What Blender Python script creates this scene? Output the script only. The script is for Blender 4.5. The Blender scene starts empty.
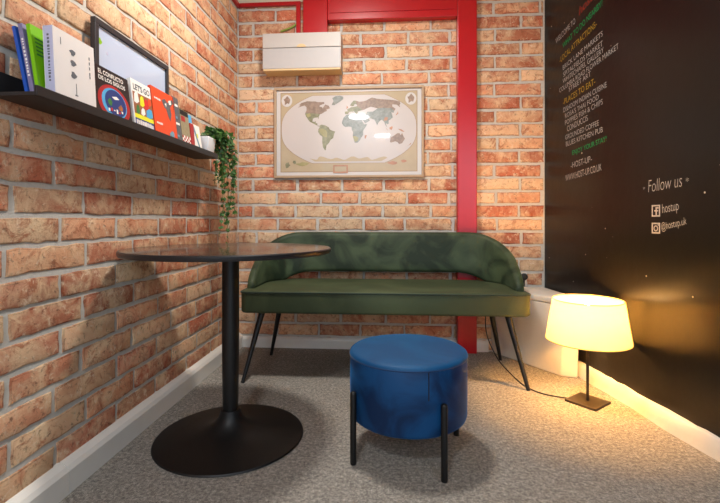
import bpy, bmesh, math, random
from mathutils import Vector, Matrix
PI = math.pi
SC = bpy.context.scene
COL = SC.collection
random.seed(7)

def lin(r, g, b, a=1.0):
    f = lambda c: (c/255)/12.92 if c/255 <= .04045 else (((c/255)+.055)/1.055)**2.4
    return (f(r), f(g), f(b), a)

# ------------------------------------------------------------------ camera, world, lights, exposure
cam_d = bpy.data.cameras.new('camera')
cam_d.sensor_width = 36.0
cam_d.lens = 439.0*36/720
cam_d.shift_y = -31.1/720
cam_d.clip_start = .02
cam = bpy.data.objects.new('camera', cam_d); COL.objects.link(cam)
cam.location = (0, 0, .85)
cam.rotation_euler = (PI/2, 0, math.atan(31/439.0))
SC.camera = cam

w = bpy.data.worlds.new('world'); SC.world = w; w.use_nodes = True
bg = w.node_tree.nodes['Background']
bg.inputs['Color'].default_value = (.70, .82, 1.0, 1)
bg.inputs['Strength'].default_value = 1.0

def area(name, loc, target, size, power, color, shape='DISK', size_y=None):
    l = bpy.data.lights.new(name, 'AREA'); l.shape = shape; l.size = size
    if size_y: l.size_y = size_y
    l.energy = power; l.color = color
    o = bpy.data.objects.new(name, l); COL.objects.link(o); o.location = loc
    o.rotation_euler = (Vector(target)-Vector(loc)).to_track_quat('-Z', 'Y').to_euler()
    return o
area('ceiling_downlight', (-.26, 1.75, 2.46), (-.26, 1.75, 0), .24, 25, (1.0, .95, .88))
area('ceiling_downlight', (-.50, -1.05, 2.46), (-.5, -1.05, 0), .30, 34, (.94, .97, 1.0))
area('cool_fill', (1.45, -1.3, 1.5), (-1.0, .9, .5), 1.1, 18, (.76, .88, 1.0), 'RECTANGLE', 1.3)  # added cool fill aimed at the left wall; no real window behind it
area('ceiling_downlight', (-.16, -2.6, 2.46), (-.16, -2.6, 0), .30, 26, (.88, .94, 1.0))

SC.view_settings.view_transform = 'Standard'
SC.view_settings.look = 'None'
SC.view_settings.gamma = 1.0
SC.view_settings.use_curve_mapping = False
SC.view_settings.exposure = 0.45

# ------------------------------------------------------------------ materials
def newmat(name):
    m = bpy.data.materials.new(name); m.use_nodes = True
    nt = m.node_tree; b = nt.nodes['Principled BSDF']
    return m, nt, b

def N(nt, t, **kw):
    n = nt.nodes.new(t)
    for k, v in kw.items():
        setattr(n, k, v)
    return n

def plain(name, rgb, rough=.5, metal=0.0, spec=.5, coat=0.0, sheen=0.0, var=.06, scale=40.0, bump=0.0, bscale=200.0, sheen_tint=None):
    """a procedural material: colour with a slight noise variation, optional noise bump"""
    m, nt, b = newmat(name)
    L = nt.links
    c = lin(*rgb)
    tc = N(nt, 'ShaderNodeTexCoord')
    nz = N(nt, 'ShaderNodeTexNoise'); nz.inputs['Scale'].default_value = scale; nz.inputs['Detail'].default_value = 4
    L.new(tc.outputs['Object'], nz.inputs['Vector'])
    mx = N(nt, 'ShaderNodeMix', data_type='RGBA')
    mx.inputs[6].default_value = tuple(max(0, x*(1-var)) for x in c[:3])+(1,)
    mx.inputs[7].default_value = tuple(min(1, x*(1+var)) for x in c[:3])+(1,)
    L.new(nz.outputs['Fac'], mx.inputs[0]); L.new(mx.outputs[2], b.inputs['Base Color'])
    b.inputs['Roughness'].default_value = rough
    b.inputs['Metallic'].default_value = metal
    b.inputs['Specular IOR Level'].default_value = spec
    b.inputs['Coat Weight'].default_value = coat
    b.inputs['Sheen Weight'].default_value = sheen
    if sheen:
        b.inputs['Sheen Roughness'].default_value = .35
        if sheen_tint: b.inputs['Sheen Tint'].default_value = lin(*sheen_tint)
    if bump:
        n2 = N(nt, 'ShaderNodeTexNoise'); n2.inputs['Scale'].default_value = bscale; n2.inputs['Detail'].default_value = 5
        L.new(tc.outputs['Object'], n2.inputs['Vector'])
        bp = N(nt, 'ShaderNodeBump'); bp.inputs['Strength'].default_value = bump; bp.inputs['Distance'].default_value = .004
        L.new(n2.outputs['Fac'], bp.inputs['Height']); L.new(bp.outputs['Normal'], b.inputs['Normal'])
    return m

def ramp(nt, stops, interp='LINEAR'):
    r = N(nt, 'ShaderNodeValToRGB'); cr = r.color_ramp; cr.interpolation = interp
    while len(cr.elements) > 1: cr.elements.remove(cr.elements[0])
    cr.elements[0].position = stops[0][0]; cr.elements[0].color = stops[0][1]
    for p, c in stops[1:]:
        e = cr.elements.new(p); e.color = c
    return r

def brick_material():
    m, nt, b = newmat('brick'); L = nt.links
    at = N(nt, 'ShaderNodeAttribute', attribute_name='brick_tint')
    tc = N(nt, 'ShaderNodeTexCoord')
    off = N(nt, 'ShaderNodeVectorMath', operation='MULTIPLY_ADD')          # shift the grain from brick to brick
    cmb = N(nt, 'ShaderNodeCombineXYZ')
    for k in range(3): L.new(at.outputs['Alpha'], cmb.inputs[k])
    L.new(cmb.outputs[0], off.inputs[0]); off.inputs[1].default_value = (17, 11, 23)
    L.new(tc.outputs['Object'], off.inputs[2])
    def noise(scale, detail, rough=.6, dist=0.0):
        n = N(nt, 'ShaderNodeTexNoise'); n.inputs['Scale'].default_value = scale; n.inputs['Detail'].default_value = detail
        n.inputs['Roughness'].default_value = rough; n.inputs['Distortion'].default_value = dist
        L.new(off.outputs[0], n.inputs['Vector']); return n
    n1 = noise(9, 6, .65, .6)
    r1 = ramp(nt, [(.42, (0, 0, 0, 1)), (.62, (1, 1, 1, 1))]); L.new(n1.outputs['Fac'], r1.inputs[0])
    n2 = noise(13, 9, .78, 1.0)
    r2 = ramp(nt, [(.52, (0, 0, 0, 1)), (.62, (1, 1, 1, 1))]); L.new(n2.outputs['Fac'], r2.inputs[0])
    n3 = noise(48, 8, .75, .5)
    r3 = ramp(nt, [(.55, (0, 0, 0, 1)), (.66, (1, 1, 1, 1))]); L.new(n3.outputs['Fac'], r3.inputs[0])
    n4 = noise(32, 8, .75, .8)
    r4 = ramp(nt, [(.55, (0, 0, 0, 1)), (.66, (1, 1, 1, 1))]); L.new(n4.outputs['Fac'], r4.inputs[0])
    def mix(fac_out, fac_scale, a_out, colB, mode='MIX'):
        mu = N(nt, 'ShaderNodeMath', operation='MULTIPLY'); L.new(fac_out, mu.inputs[0]); mu.inputs[1].default_value = fac_scale
        x = N(nt, 'ShaderNodeMix', data_type='RGBA', blend_type=mode)
        L.new(mu.outputs[0], x.inputs[0]); L.new(a_out, x.inputs[6]); x.inputs[7].default_value = colB
        return x.outputs[2]
    c = mix(r1.outputs[0], .72, at.outputs['Color'], lin(234, 204, 164))        # pale lime-washed patches
    c = mix(r2.outputs[0], .75, c, lin(164, 88, 56))                            # burnt smears
    c = mix(r4.outputs[0], .80, c, lin(236, 214, 184))                          # small pale flakes
    c = mix(r3.outputs[0], .78, c, lin(110, 68, 50))                             # dark specks and pits
    L.new(c, b.inputs['Base Color'])
    b.inputs['Roughness'].default_value = .82; b.inputs['Specular IOR Level'].default_value = .25
    bp = N(nt, 'ShaderNodeBump'); bp.inputs['Strength'].default_value = .8; bp.inputs['Distance'].default_value = .006
    ad = N(nt, 'ShaderNodeMath', operation='ADD'); L.new(n2.outputs['Fac'], ad.inputs[0]); L.new(n3.outputs['Fac'], ad.inputs[1])
    L.new(ad.outputs[0], bp.inputs['Height']); L.new(bp.outputs['Normal'], b.inputs['Normal'])
    return m

def carpet_material():
    m, nt, b = newmat('carpet'); L = nt.links
    tc = N(nt, 'ShaderNodeTexCoord')
    def noise(s, d):
        n = N(nt, 'ShaderNodeTexNoise'); n.inputs['Scale'].default_value = s; n.inputs['Detail'].default_value = d
        n.inputs['Roughness'].default_value = .75
        L.new(tc.outputs['Object'], n.inputs['Vector']); return n
    n1 = noise(75, 12); n1.inputs['Roughness'].default_value = .95; n2 = noise(18, 5)
    r1 = ramp(nt, [(.38, lin(58, 58, 62)), (.5, lin(146, 140, 132)), (.62, lin(226, 218, 205))]); L.new(n1.outputs['Fac'], r1.inputs[0])
    r2 = ramp(nt, [(.3, (.80, .80, .80, 1)), (.7, (1, 1, 1, 1))]); L.new(n2.outputs['Fac'], r2.inputs[0])
    mx = N(nt, 'ShaderNodeMix', data_type='RGBA', blend_type='MULTIPLY'); mx.inputs[0].default_value = 1
    L.new(r1.outputs[0], mx.inputs[6]); L.new(r2.outputs[0], mx.inputs[7]); L.new(mx.outputs[2], b.inputs['Base Color'])
    b.inputs['Roughness'].default_value = .95; b.inputs['Specular IOR Level'].default_value = .1
    bp = N(nt, 'ShaderNodeBump'); bp.inputs['Strength'].default_value = .7; bp.inputs['Distance'].default_value = .006
    L.new(n1.outputs['Fac'], bp.inputs['Height']); L.new(bp.outputs['Normal'], b.inputs['Normal'])
    return m

def blackboard_material():
    m, nt, b = newmat('black_wall_paint'); L = nt.links
    tc = N(nt, 'ShaderNodeTexCoord')
    vo = N(nt, 'ShaderNodeTexVoronoi'); vo.inputs['Scale'].default_value = 9
    L.new(tc.outputs['Object'], vo.inputs['Vector'])
    nz = N(nt, 'ShaderNodeTexNoise'); nz.inputs['Scale'].default_value = 3.1; nz.inputs['Detail'].default_value = 2
    L.new(tc.outputs['Object'], nz.inputs['Vector'])
    r = ramp(nt, [(.028, (1, 1, 1, 1)), (.040, (0, 0, 0, 1))]); L.new(vo.outputs['Distance'], r.inputs[0])
    mx = N(nt, 'ShaderNodeMix', data_type='RGBA'); mx.inputs[6].default_value = lin(16, 14, 12); mx.inputs[7].default_value = lin(190, 180, 165)
    L.new(r.outputs[0], mx.inputs[0]); L.new(mx.outputs[2], b.inputs['Base Color'])
    b.inputs['Roughness'].default_value = .30; b.inputs['Specular IOR Level'].default_value = .36
    n2 = N(nt, 'ShaderNodeTexNoise'); n2.inputs['Scale'].default_value = 14; n2.inputs['Detail'].default_value = 3
    L.new(tc.outputs['Object'], n2.inputs['Vector'])
    bp = N(nt, 'ShaderNodeBump'); bp.inputs['Strength'].default_value = .10; bp.inputs['Distance'].default_value = .01
    L.new(n2.outputs['Fac'], bp.inputs['Height']); L.new(bp.outputs['Normal'], b.inputs['Normal'])
    return m

def velvet(name, dark, light, scale=5.0, lo=.40, hi=.62, sheen=.5):
    m, nt, b = newmat(name); L = nt.links
    tc = N(nt, 'ShaderNodeTexCoord')
    n = N(nt, 'ShaderNodeTexNoise'); n.inputs['Scale'].default_value = scale; n.inputs['Detail'].default_value = 5; n.inputs['Distortion'].default_value = 1.4
    L.new(tc.outputs['Object'], n.inputs['Vector'])
    r = ramp(nt, [(lo, lin(*dark)), (hi, lin(*light))]); L.new(n.outputs['Fac'], r.inputs[0])
    L.new(r.outputs[0], b.inputs['Base Color'])
    b.inputs['Roughness'].default_value = .55; b.inputs['Specular IOR Level'].default_value = .25
    b.inputs['Sheen Weight'].default_value = sheen; b.inputs['Sheen Roughness'].default_value = .35
    b.inputs['Sheen Tint'].default_value = lin(*[min(255, int(x*1.6+25)) for x in light])
    return m

def shade_material():
    m, nt, b = newmat('lampshade_fabric'); L = nt.links
    out = nt.nodes['Material Output']
    b.inputs['Base Color'].default_value = lin(244, 230, 196); b.inputs['Roughness'].default_value = .9
    tr = N(nt, 'ShaderNodeBsdfTranslucent'); tr.inputs['Color'].default_value = lin(255, 228, 160)
    mx = N(nt, 'ShaderNodeMixShader'); mx.inputs[0].default_value = .46
    L.new(b.outputs[0], mx.inputs[1]); L.new(tr.outputs[0], mx.inputs[2]); L.new(mx.outputs[0], out.inputs['Surface'])
    return m

def wood_dark():
    m, nt, b = newmat('dark_table_laminate'); L = nt.links
    tc = N(nt, 'ShaderNodeTexCoord')
    mp = N(nt, 'ShaderNodeMapping'); mp.inputs['Scale'].default_value = (3, 40, 3); L.new(tc.outputs['Object'], mp.inputs[0])
    n = N(nt, 'ShaderNodeTexNoise'); n.inputs['Scale'].default_value = 2; n.inputs['Detail'].default_value = 6; L.new(mp.outputs[0], n.inputs['Vector'])
    r = ramp(nt, [(.3, lin(30, 25, 23)), (.7, lin(58, 46, 40))]); L.new(n.outputs['Fac'], r.inputs[0]); L.new(r.outputs[0], b.inputs['Base Color'])
    b.inputs['Roughness'].default_value = .14; b.inputs['Specular IOR Level'].default_value = .7
    return m

M = dict(
    brick=brick_material(),
    mortar=plain('mortar', (198, 194, 186), .95, spec=.1, var=.18, scale=60, bump=.5, bscale=180),
    carpet=carpet_material(), board=blackboard_material(),
    white_paint=plain('white_gloss_paint', (226, 222, 214), .35, var=.05, scale=15),
    old_white=plain('scuffed_white_paint', (214, 208, 196), .5, var=.12, scale=12, bump=.5, bscale=26),
    plaster=plain('cream_plaster', (214, 204, 186), .9, var=.05),
    ceiling=plain('ceiling_paint', (228, 224, 216), .9, var=.03),
    red=plain('red_gloss_paint', (178, 10, 24), .28, spec=.5, var=.10, scale=6, bump=.06, bscale=20),
    black_metal=plain('black_powder_coat', (12, 12, 13), .5, spec=.35, bump=.05, bscale=400),
    black_satin=plain('satin_black_metal', (9, 9, 10), .42, spec=.45),
    dark_bronze=plain('dark_bronze_metal', (62, 54, 44), .40, metal=.6),
    table=wood_dark(),
    table_edge=plain('dark_table_edging', (24, 25, 29), .35),
    green=velvet('green_velvet', (36, 48, 34), (70, 84, 60), 4.5, sheen=.35),
    green_flat=velvet('green_velvet_seat', (60, 70, 48), (76, 86, 60), 2.5, sheen=.08),
    green_pipe=plain('green_velvet_piping', (30, 48, 33), .8, sheen=.4),
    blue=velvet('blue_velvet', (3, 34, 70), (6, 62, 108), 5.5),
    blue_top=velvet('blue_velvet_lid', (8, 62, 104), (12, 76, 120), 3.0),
    blue_pipe=plain('blue_piping', (8, 50, 92), .8, sheen=.4),
    shade=shade_material(),
    shade_seam=plain('lampshade_seam', (206, 172, 92), .9),
    cable=plain('black_cable', (26, 24, 22), .5),
    box_white=plain('white_plastic', (190, 186, 182), .45, var=.03),
    box_grey=plain('white_plastic_lower', (182, 180, 180), .45, var=.03),
    box_cream=plain('cream_plastic', (214, 186, 140), .6, var=.04),
    bin_white=plain('white_matt_panel', (230, 222, 208), .5, var=.03, bump=.05, bscale=30),
    frame_beige=plain('pale_wood_frame', (176, 150, 122), .5, var=.12, scale=25),
    map_white=plain('map_border_white', (206, 203, 201), .22, spec=.5, coat=.6, var=.02),
    map_sea=plain('map_ocean', (198, 192, 190), .22, coat=.6, var=.03, scale=12),
    map_tan=plain('map_corner_tan', (182, 166, 138), .22, coat=.6, var=.08, scale=20),
    map_line=plain('map_line_brown', (150, 122, 92), .3, coat=.5),
    land_grey=plain('map_land_taupe', (146, 126, 112), .25, coat=.6, var=.55, scale=55),
    land_green=plain('map_land_green', (134, 134, 106), .25, coat=.6, var=.6, scale=50),
    land_blue=plain('map_land_bluegrey', (138, 144, 140), .25, coat=.6, var=.55, scale=55),
    land_yellow=plain('map_land_yellow', (158, 152, 108), .25, coat=.6, var=.3, scale=40),
    land_pink=plain('map_land_pink', (180, 132, 104), .25, coat=.6, var=.3, scale=30),
    shelf=plain('black_shelf_lacquer', (34, 33, 34), .45, spec=.4),
    pic_frame=plain('charcoal_frame', (44, 42, 46), .45),
    pic_sky=plain('pale_blue_print', (186, 202, 228), .15, coat=.7, var=.06, scale=5),
    lime=plain('lime_green', (142, 196, 24), .4, var=.05),
    pages=plain('book_pages', (226, 218, 200), .9, var=.08, scale=300),
    b_blue=plain('book_blue', (34, 84, 176), .35), b_purple=plain('book_greyviolet', (126, 120, 156), .4, var=.2, scale=60),
    b_green=plain('book_lime', (120, 188, 12), .35), b_white=plain('book_white', (226, 222, 220), .45, var=.02),
    b_lav=plain('book_lavender', (182, 184, 212), .45), b_black=plain('book_black', (24, 20, 24), .35),
    b_red=plain('book_red', (170, 32, 36), .4), b_orange=plain('book_orange', (226, 74, 30), .4, var=.03),
    b_grey=plain('book_charcoal', (92, 92, 96), .5, var=.55, scale=70), b_map=plain('book_olive', (150, 138, 108), .5, var=.4, scale=80),
    ink=plain('print_ink_grey', (92, 96, 104), .6), ink_white=plain('print_white', (240, 236, 230), .5),
    ink_black=plain('print_black', (22, 20, 22), .5), ink_yellow=plain('print_yellow', (224, 222, 40), .45),
    ink_blue=plain('print_blue', (36, 92, 176), .45, var=.1), ink_navy=plain('print_navy', (26, 54, 120), .45),
    ink_sky=plain('print_sky', (74, 164, 214), .45), ink_brown=plain('print_brown', (150, 92, 58), .5, var=.3, scale=50),
    ink_green=plain('print_green', (52, 120, 60), .5, var=.2), ink_red=plain('print_red', (206, 44, 40), .45),
    ink_bluegreen=plain('print_teal', (110, 150, 170), .5, var=.3, scale=60),
    chalk_white=plain('chalk_pen_white', (158, 155, 152), .8, var=.2, scale=80),
    chalk_green=plain('chalk_pen_green', (18, 140, 78), .8, var=.15, scale=80),
    chalk_yellow=plain('chalk_pen_yellow', (160, 132, 40), .8, var=.15, scale=80),
    chalk_red=plain('chalk_pen_red', (122, 42, 28), .8, var=.15, scale=80),
    pot=plain('white_glazed_pot', (226, 228, 232), .3), soil=plain('potting_soil', (48, 36, 28), .95),
    leaf=plain('ivy_leaf', (52, 92, 34), .5, var=.55, scale=45), stem=plain('ivy_stem', (96, 104, 52), .7),
    earth=plain('green_yellow_cable', (132, 150, 56), .5), socket=plain('white_socket', (222, 216, 206), .4),
)

# ------------------------------------------------------------------ object helpers
def link(name, bm, mats, parent=None, smooth=None, loc=None):
    me = bpy.data.meshes.new(name); bm.normal_update(); bm.to_mesh(me); bm.free()
    for m in (mats if isinstance(mats, (list, tuple)) else [mats]): me.materials.append(m)
    o = bpy.data.objects.new(name, me); COL.objects.link(o)
    if parent: o.parent = parent
    if loc: o.location = loc
    if smooth is not None:
        for p in me.polygons: p.use_smooth = True
        me.set_sharp_from_angle(angle=math.radians(smooth))
    return o

def merge(parent, name, prefixes):
    """printed pieces of one surface become one mesh"""
    obs = [o for o in parent.children if o.name.split('.')[0] in prefixes]
    if not obs: return
    bm = bmesh.new(); mats = []
    for o in obs:
        mt = o.data.materials[0]
        if mt not in mats: mats.append(mt)
        n0 = len(bm.verts); f0 = len(bm.faces)
        bm.from_mesh(o.data); bm.verts.ensure_lookup_table(); bm.faces.ensure_lookup_table()
        mx = o.matrix_basis.copy()
        for v in bm.verts[n0:]: v.co = mx @ v.co
        for f in bm.faces[f0:]: f.material_index = mats.index(mt)
    for o in obs:
        d = o.data; bpy.data.objects.remove(o); bpy.data.meshes.remove(d)
    return link(name, bm, mats, parent)

def tag(o, label=None, cat=None, group=None, kind=None):
    if label: o['label'] = label
    if cat: o['category'] = cat
    if group: o['group'] = group
    if kind: o['kind'] = kind
    return o

def thing(name, label, cat, loc=(0, 0, 0), rotz=0, group=None):
    o = bpy.data.objects.new(name, None); COL.objects.link(o); o.empty_display_size = .05
    o.location = loc; o.rotation_euler = (0, 0, rotz)
    return tag(o, label, cat, group)

def box(bm, x0, x1, y0, y1, z0, z1, mat=0, bevel=0.0, seg=2):
    r = bmesh.ops.create_cube(bm, size=1.0)
    vs = r['verts']
    for v in vs:
        v.co = Vector((x0+(v.co.x+.5)*(x1-x0), y0+(v.co.y+.5)*(y1-y0), z0+(v.co.z+.5)*(z1-z0)))
    fs = set(f for v in vs for f in v.link_faces)
    for f in fs: f.material_index = mat
    if bevel:
        es = list(set(e for v in vs for e in v.link_edges))
        r2 = bmesh.ops.bevel(bm, geom=es, offset=bevel, segments=seg, profile=.5, affect='EDGES')
        for f in r2['faces']: f.material_index = mat
    return vs

def bx(*a, **k):
    bm = bmesh.new(); box(bm, *a, **k); return bm

def lathe(bm, prof, cx=0, cy=0, n=48, mat=0, cap=True):
    rings = []
    for r, z in prof:
        rings.append([bm.verts.new((cx+r*math.cos(2*PI*k/n), cy+r*math.sin(2*PI*k/n), z)) for k in range(n)])
    for a, b in zip(rings, rings[1:]):
        for k in range(n):
            f = bm.faces.new((a[k], a[(k+1) % n], b[(k+1) % n], b[k])); f.material_index = mat
    if cap:
        f = bm.faces.new(rings[0][::-1]); f.material_index = mat
        f = bm.faces.new(rings[-1]); f.material_index = mat
    return bm

def tube(bm, pts, radii, n=10, mat=0):
    pts = [Vector(p) for p in pts]
    if not isinstance(radii, (list, tuple)): radii = [radii]*len(pts)
    rings = []
    prev = None
    for i, p in enumerate(pts):
        t = (pts[min(i+1, len(pts)-1)]-pts[max(i-1, 0)]).normalized()
        ref = prev if prev is not None else (Vector((0, 0, 1)) if abs(t.z) < .9 else Vector((1, 0, 0)))
        u = (ref-t*ref.dot(t)).normalized(); prev = u; v = t.cross(u)
        rings.append([bm.verts.new(p+(u*math.cos(2*PI*k/n)+v*math.sin(2*PI*k/n))*radii[i]) for k in range(n)])
    for a, b in zip(rings, rings[1:]):
        for k in range(n):
            f = bm.faces.new((a[k], a[(k+1) % n], b[(k+1) % n], b[k])); f.material_index = mat
    bm.faces.new(rings[0][::-1]).material_index = mat; bm.faces.new(rings[-1]).material_index = mat
    return bm

def prism(bm, poly, z0, z1, mat=0, bevel=0.0, taper=None):
    """poly: plan points counter-clockwise; taper: plan points of the top"""
    lo = [bm.verts.new((x, y, z0)) for x, y in poly]
    hi = [bm.verts.new((x, y, z1)) for x, y in (taper or poly)]
    n = len(poly); fs = []
    for k in range(n): fs.append(bm.faces.new((lo[k], lo[(k+1) % n], hi[(k+1) % n], hi[k])))
    fs.append(bm.faces.new(lo[::-1])); fs.append(bm.faces.new(hi))
    for f in fs: f.material_index = mat
    if bevel:
        es = list(set(e for f in fs for e in f.edges))
        bmesh.ops.bevel(bm, geom=es, offset=bevel, segments=3, profile=.5, affect='EDGES')
    return bm

def plate(bm, pts, th, mat=0):
    """thin plate in the local xy plane with outline pts, from z=0 to z=th"""
    a = sum(p[0]*q[1]-q[0]*p[1] for p, q in zip(pts, pts[1:]+pts[:1]))
    if a < 0: pts = pts[::-1]
    lo = [bm.verts.new((x, y, 0)) for x, y in pts]; hi = [bm.verts.new((x, y, th)) for x, y in pts]
    n = len(pts)
    for k in range(n): bm.faces.new((lo[k], lo[(k+1) % n], hi[(k+1) % n], hi[k])).material_index = mat
    bm.faces.new(hi).material_index = mat
    return bm

def text_mesh(txt, width, height, bold=.0, shear=0.0, depth=.0008):
    """lettering as a mesh in the local xy plane, fitted to width x height, origin at its lower left"""
    cu = bpy.data.curves.new('lettering', 'FONT'); cu.body = txt; cu.size = 1; cu.offset = bold; cu.shear = shear
    cu.resolution_u = 3
    ob = bpy.data.objects.new('lettering', cu); COL.objects.link(ob)
    dg = bpy.context.evaluated_depsgraph_get(); dg.update()
    me = bpy.data.meshes.new_from_object(ob.evaluated_get(dg))
    bm = bmesh.new(); bm.from_mesh(me)
    bpy.data.objects.remove(ob); bpy.data.curves.remove(cu); bpy.data.meshes.remove(me)
    xs = [v.co.x for v in bm.verts]; ys = [v.co.y for v in bm.verts]
    x0, x1, y0, y1 = min(xs), max(xs), min(ys), max(ys)
    for v in bm.verts:
        v.co = Vector(((v.co.x-x0)/(x1-x0)*width, (v.co.y-y0)/(y1-y0)*height, depth))
    return bm

def frame_matrix(origin, xdir, ydir):
    x = Vector(xdir).normalized(); y = Vector(ydir).normalized(); z = x.cross(y)
    m = Matrix((x, y, z)).transposed().to_4x4(); m.translation = Vector(origin)
    return m

# ------------------------------------------------------------------ the setting
YB = 2.90           # back wall
XL = -1.034         # left wall
X0, SL = .985, .15  # right wall: x = X0 + SL*(YB - y)
CEIL = 2.5
YF = -2.8           # the room goes on behind the camera
rx = lambda y: X0+SL*(YB-y)

def struct(name, bm, mats, parent=None, smooth=None):
    o = link(name, bm, mats, parent, smooth)
    if not parent: o['kind'] = 'structure'
    return o

struct('floor', prism(bmesh.new(), [(XL-.15, YF), (rx(YF)+.15, YF), (rx(YB)+.15, YB+.15), (XL-.15, YB+.15)], -.08, 0), M['carpet'])
struct('ceiling', prism(bmesh.new(), [(XL-.15, YF), (rx(YF)+.15, YF), (rx(YB)+.15, YB+.15), (XL-.15, YB+.15)], CEIL, CEIL+.08), M['ceiling'])

PAL = [(212, 150, 116), (204, 136, 104), (196, 124, 94), (218, 164, 126), (220, 176, 140), (188, 112, 86),
       (212, 152, 116), (226, 190, 156), (206, 140, 108), (196, 128, 100), (222, 178, 142), (200, 118, 88)]

def brick_wall(name, s0, s1, ztop, joint_odd, joint_even, origin, sdir, nrm, mortar_box, seed):
    rnd = random.Random(seed)
    bm = bmesh.new()
    tint = bm.loops.layers.float_color.new('brick_tint')
    box(bm, *mortar_box, mat=0)
    O, S, Nn = Vector(origin), Vector(sdir), Vector(nrm)
    P, H, G = .29, .0875, .0075
    flip = S.cross(Vector((0, 0, 1))).dot(Nn) < 0
    n0 = math.floor((.06-.953)/H)
    k = n0
    while True:
        zb = .953+k*H; zt = zb+H
        if zb > ztop-.02: break
        zb2, zt2 = max(zb, .0), min(zt, ztop)
        ph = joint_odd if k % 2 else joint_even
        j0 = math.floor((s0-ph)/P)
        js = {}
        a = j0
        cuts = []
        while ph+a*P < s1+P:
            cuts.append(ph+a*P+rnd.uniform(-.016, .016)); a += 1
        for ca, cb in zip(cuts, cuts[1:]):
            a0, a1 = max(ca, s0), min(cb, s1)
            if a1-a0 < .03: continue
            g = G*rnd.uniform(.7, 1.25)
            xa, xb = a0+g, a1-g
            za, zc = zb2+G*rnd.uniform(.7, 1.2), zt2-G*rnd.uniform(.7, 1.2)
            if zc-za < .02: continue
            th = rnd.uniform(.003, .006)
            ring = []
            nl = max(3, int((xb-xa)/.035)); ns = 3
            for i in range(nl): ring.append((xa+(xb-xa)*i/nl, za, 0, 1))
            for i in range(ns): ring.append((xb, za+(zc-za)*i/ns, -1, 0))
            for i in range(nl): ring.append((xb-(xb-xa)*i/nl, zc, 0, -1))
            for i in range(ns): ring.append((xa, zc-(zc-za)*i/ns, 1, 0))
            lo, mi, hi = [], [], []
            for s, z, ds, dz in ring:
                ws, wz = rnd.gauss(0, .0016), rnd.gauss(0, .0016)
                s_, z_ = min(max(s+ws, s0), s1), z+wz
                cx_, cz_ = (xa+xb)/2, (za+zc)/2
                ins = lambda d: (s_+(d if s_ < cx_ else -d)*(1 if abs(s_-cx_) > d else 0), z_+(d if z_ < cz_ else -d)*(1 if abs(z_-cz_) > d else 0))
                lo.append(O+S*s_+Vector((0, 0, z_))-Nn*.001)
                q = ins(.0015); mi.append(O+S*q[0]+Vector((0, 0, q[1]))+Nn*(th*.7))
                q = ins(.0060); hi.append(O+S*q[0]+Vector((0, 0, q[1]))+Nn*(th+rnd.uniform(-.0008, .0008)))
            L3 = [[bm.verts.new(p) for p in l] for l in (lo, mi, hi)]
            n = len(ring); fs = []
            for A, B in zip(L3, L3[1:]):
                for i in range(n):
                    q = (A[i], A[(i+1) % n], B[(i+1) % n], B[i])
                    fs.append(bm.faces.new(q[::-1] if flip else q))
            fs.append(bm.faces.new(L3[2][::-1] if flip else L3[2]))
            c = rnd.choice(PAL); v = rnd.uniform(.90, 1.08)
            c = lin(*[min(255, x*v) for x in c], rnd.random())
            for f in fs:
                f.material_index = 1
                cc = c if f is fs[-1] else (c[0]*.62, c[1]*.55, c[2]*.52, c[3])  # rim faces darkened: shadow outline of each brick painted into its tint
                for lp in f.loops: lp[tint] = cc
        k += 1
    o = struct(name, bm, [M['mortar'], M['brick']])
    for p in o.data.polygons:
        if p.material_index == 1: p.use_smooth = True
    o.data.set_sharp_from_angle(angle=math.radians(50))
    return o

brick_wall('wall_back', XL, X0, CEIL, .824-.29*8, .679-.29*8, (0, YB, 0), (1, 0, 0), (0, -1, 0), (XL-.15, X0+.15, YB, YB+.12, 0, CEIL), 3)
brick_wall('wall_left', -.6, YB, 2.28, 1.115-.29*7, 1.29-.29*8, (XL, 0, 0), (0, 1, 0), (1, 0, 0), (XL-.12, XL, YF, YB, 0, CEIL), 5)

wall_right = struct('wall_right', prism(bmesh.new(), [(rx(YF), YF), (rx(YF)+.12, YF), (X0+.12, YB), (X0, YB)], 0, CEIL), M['board'])

# baseboards
def board_profile(bm, p0, p1, nrm, h, t, mat=0):
    """a skirting board with a chamfered top, running from p0 to p1 against a wall"""
    n = Vector((nrm[0], nrm[1], 0)).normalized()
    prof = [(0, 0), (t, 0), (t, h*.72), (t*.75, h*.86), (t*.35, h*.97), (0, h)]
    A = [bm.verts.new(Vector((p0[0], p0[1], 0))+n*a+Vector((0, 0, b))) for a, b in prof]
    B = [bm.verts.new(Vector((p1[0], p1[1], 0))+n*a+Vector((0, 0, b))) for a, b in prof]
    k = len(prof)
    for i in range(k): bm.faces.new((A[i], A[(i+1) % k], B[(i+1) % k], B[i])).material_index = mat
    bm.faces.new(A[::-1]); bm.faces.new(B)
    bmesh.ops.recalc_face_normals(bm, faces=bm.faces[:])
    return bm
bm = bmesh.new()
board_profile(bm, (XL+.001, -.6), (XL+.001, 1.296), (1, 0), .098, .036)
board_profile(bm, (XL+.001, 1.2985), (XL+.001, YB-.001), (1, 0), .098, .036)
struct('baseboard_left', bm, M['white_paint'])
bm = bmesh.new()
board_profile(bm, (XL+.039, YB-.001), (.424, YB-.001), (0, -1), .072, .016)
board_profile(bm, (.549, YB-.001), (.628, YB-.001), (0, -1), .072, .016)
struct('baseboard_back', bm, M['white_paint'])
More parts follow.
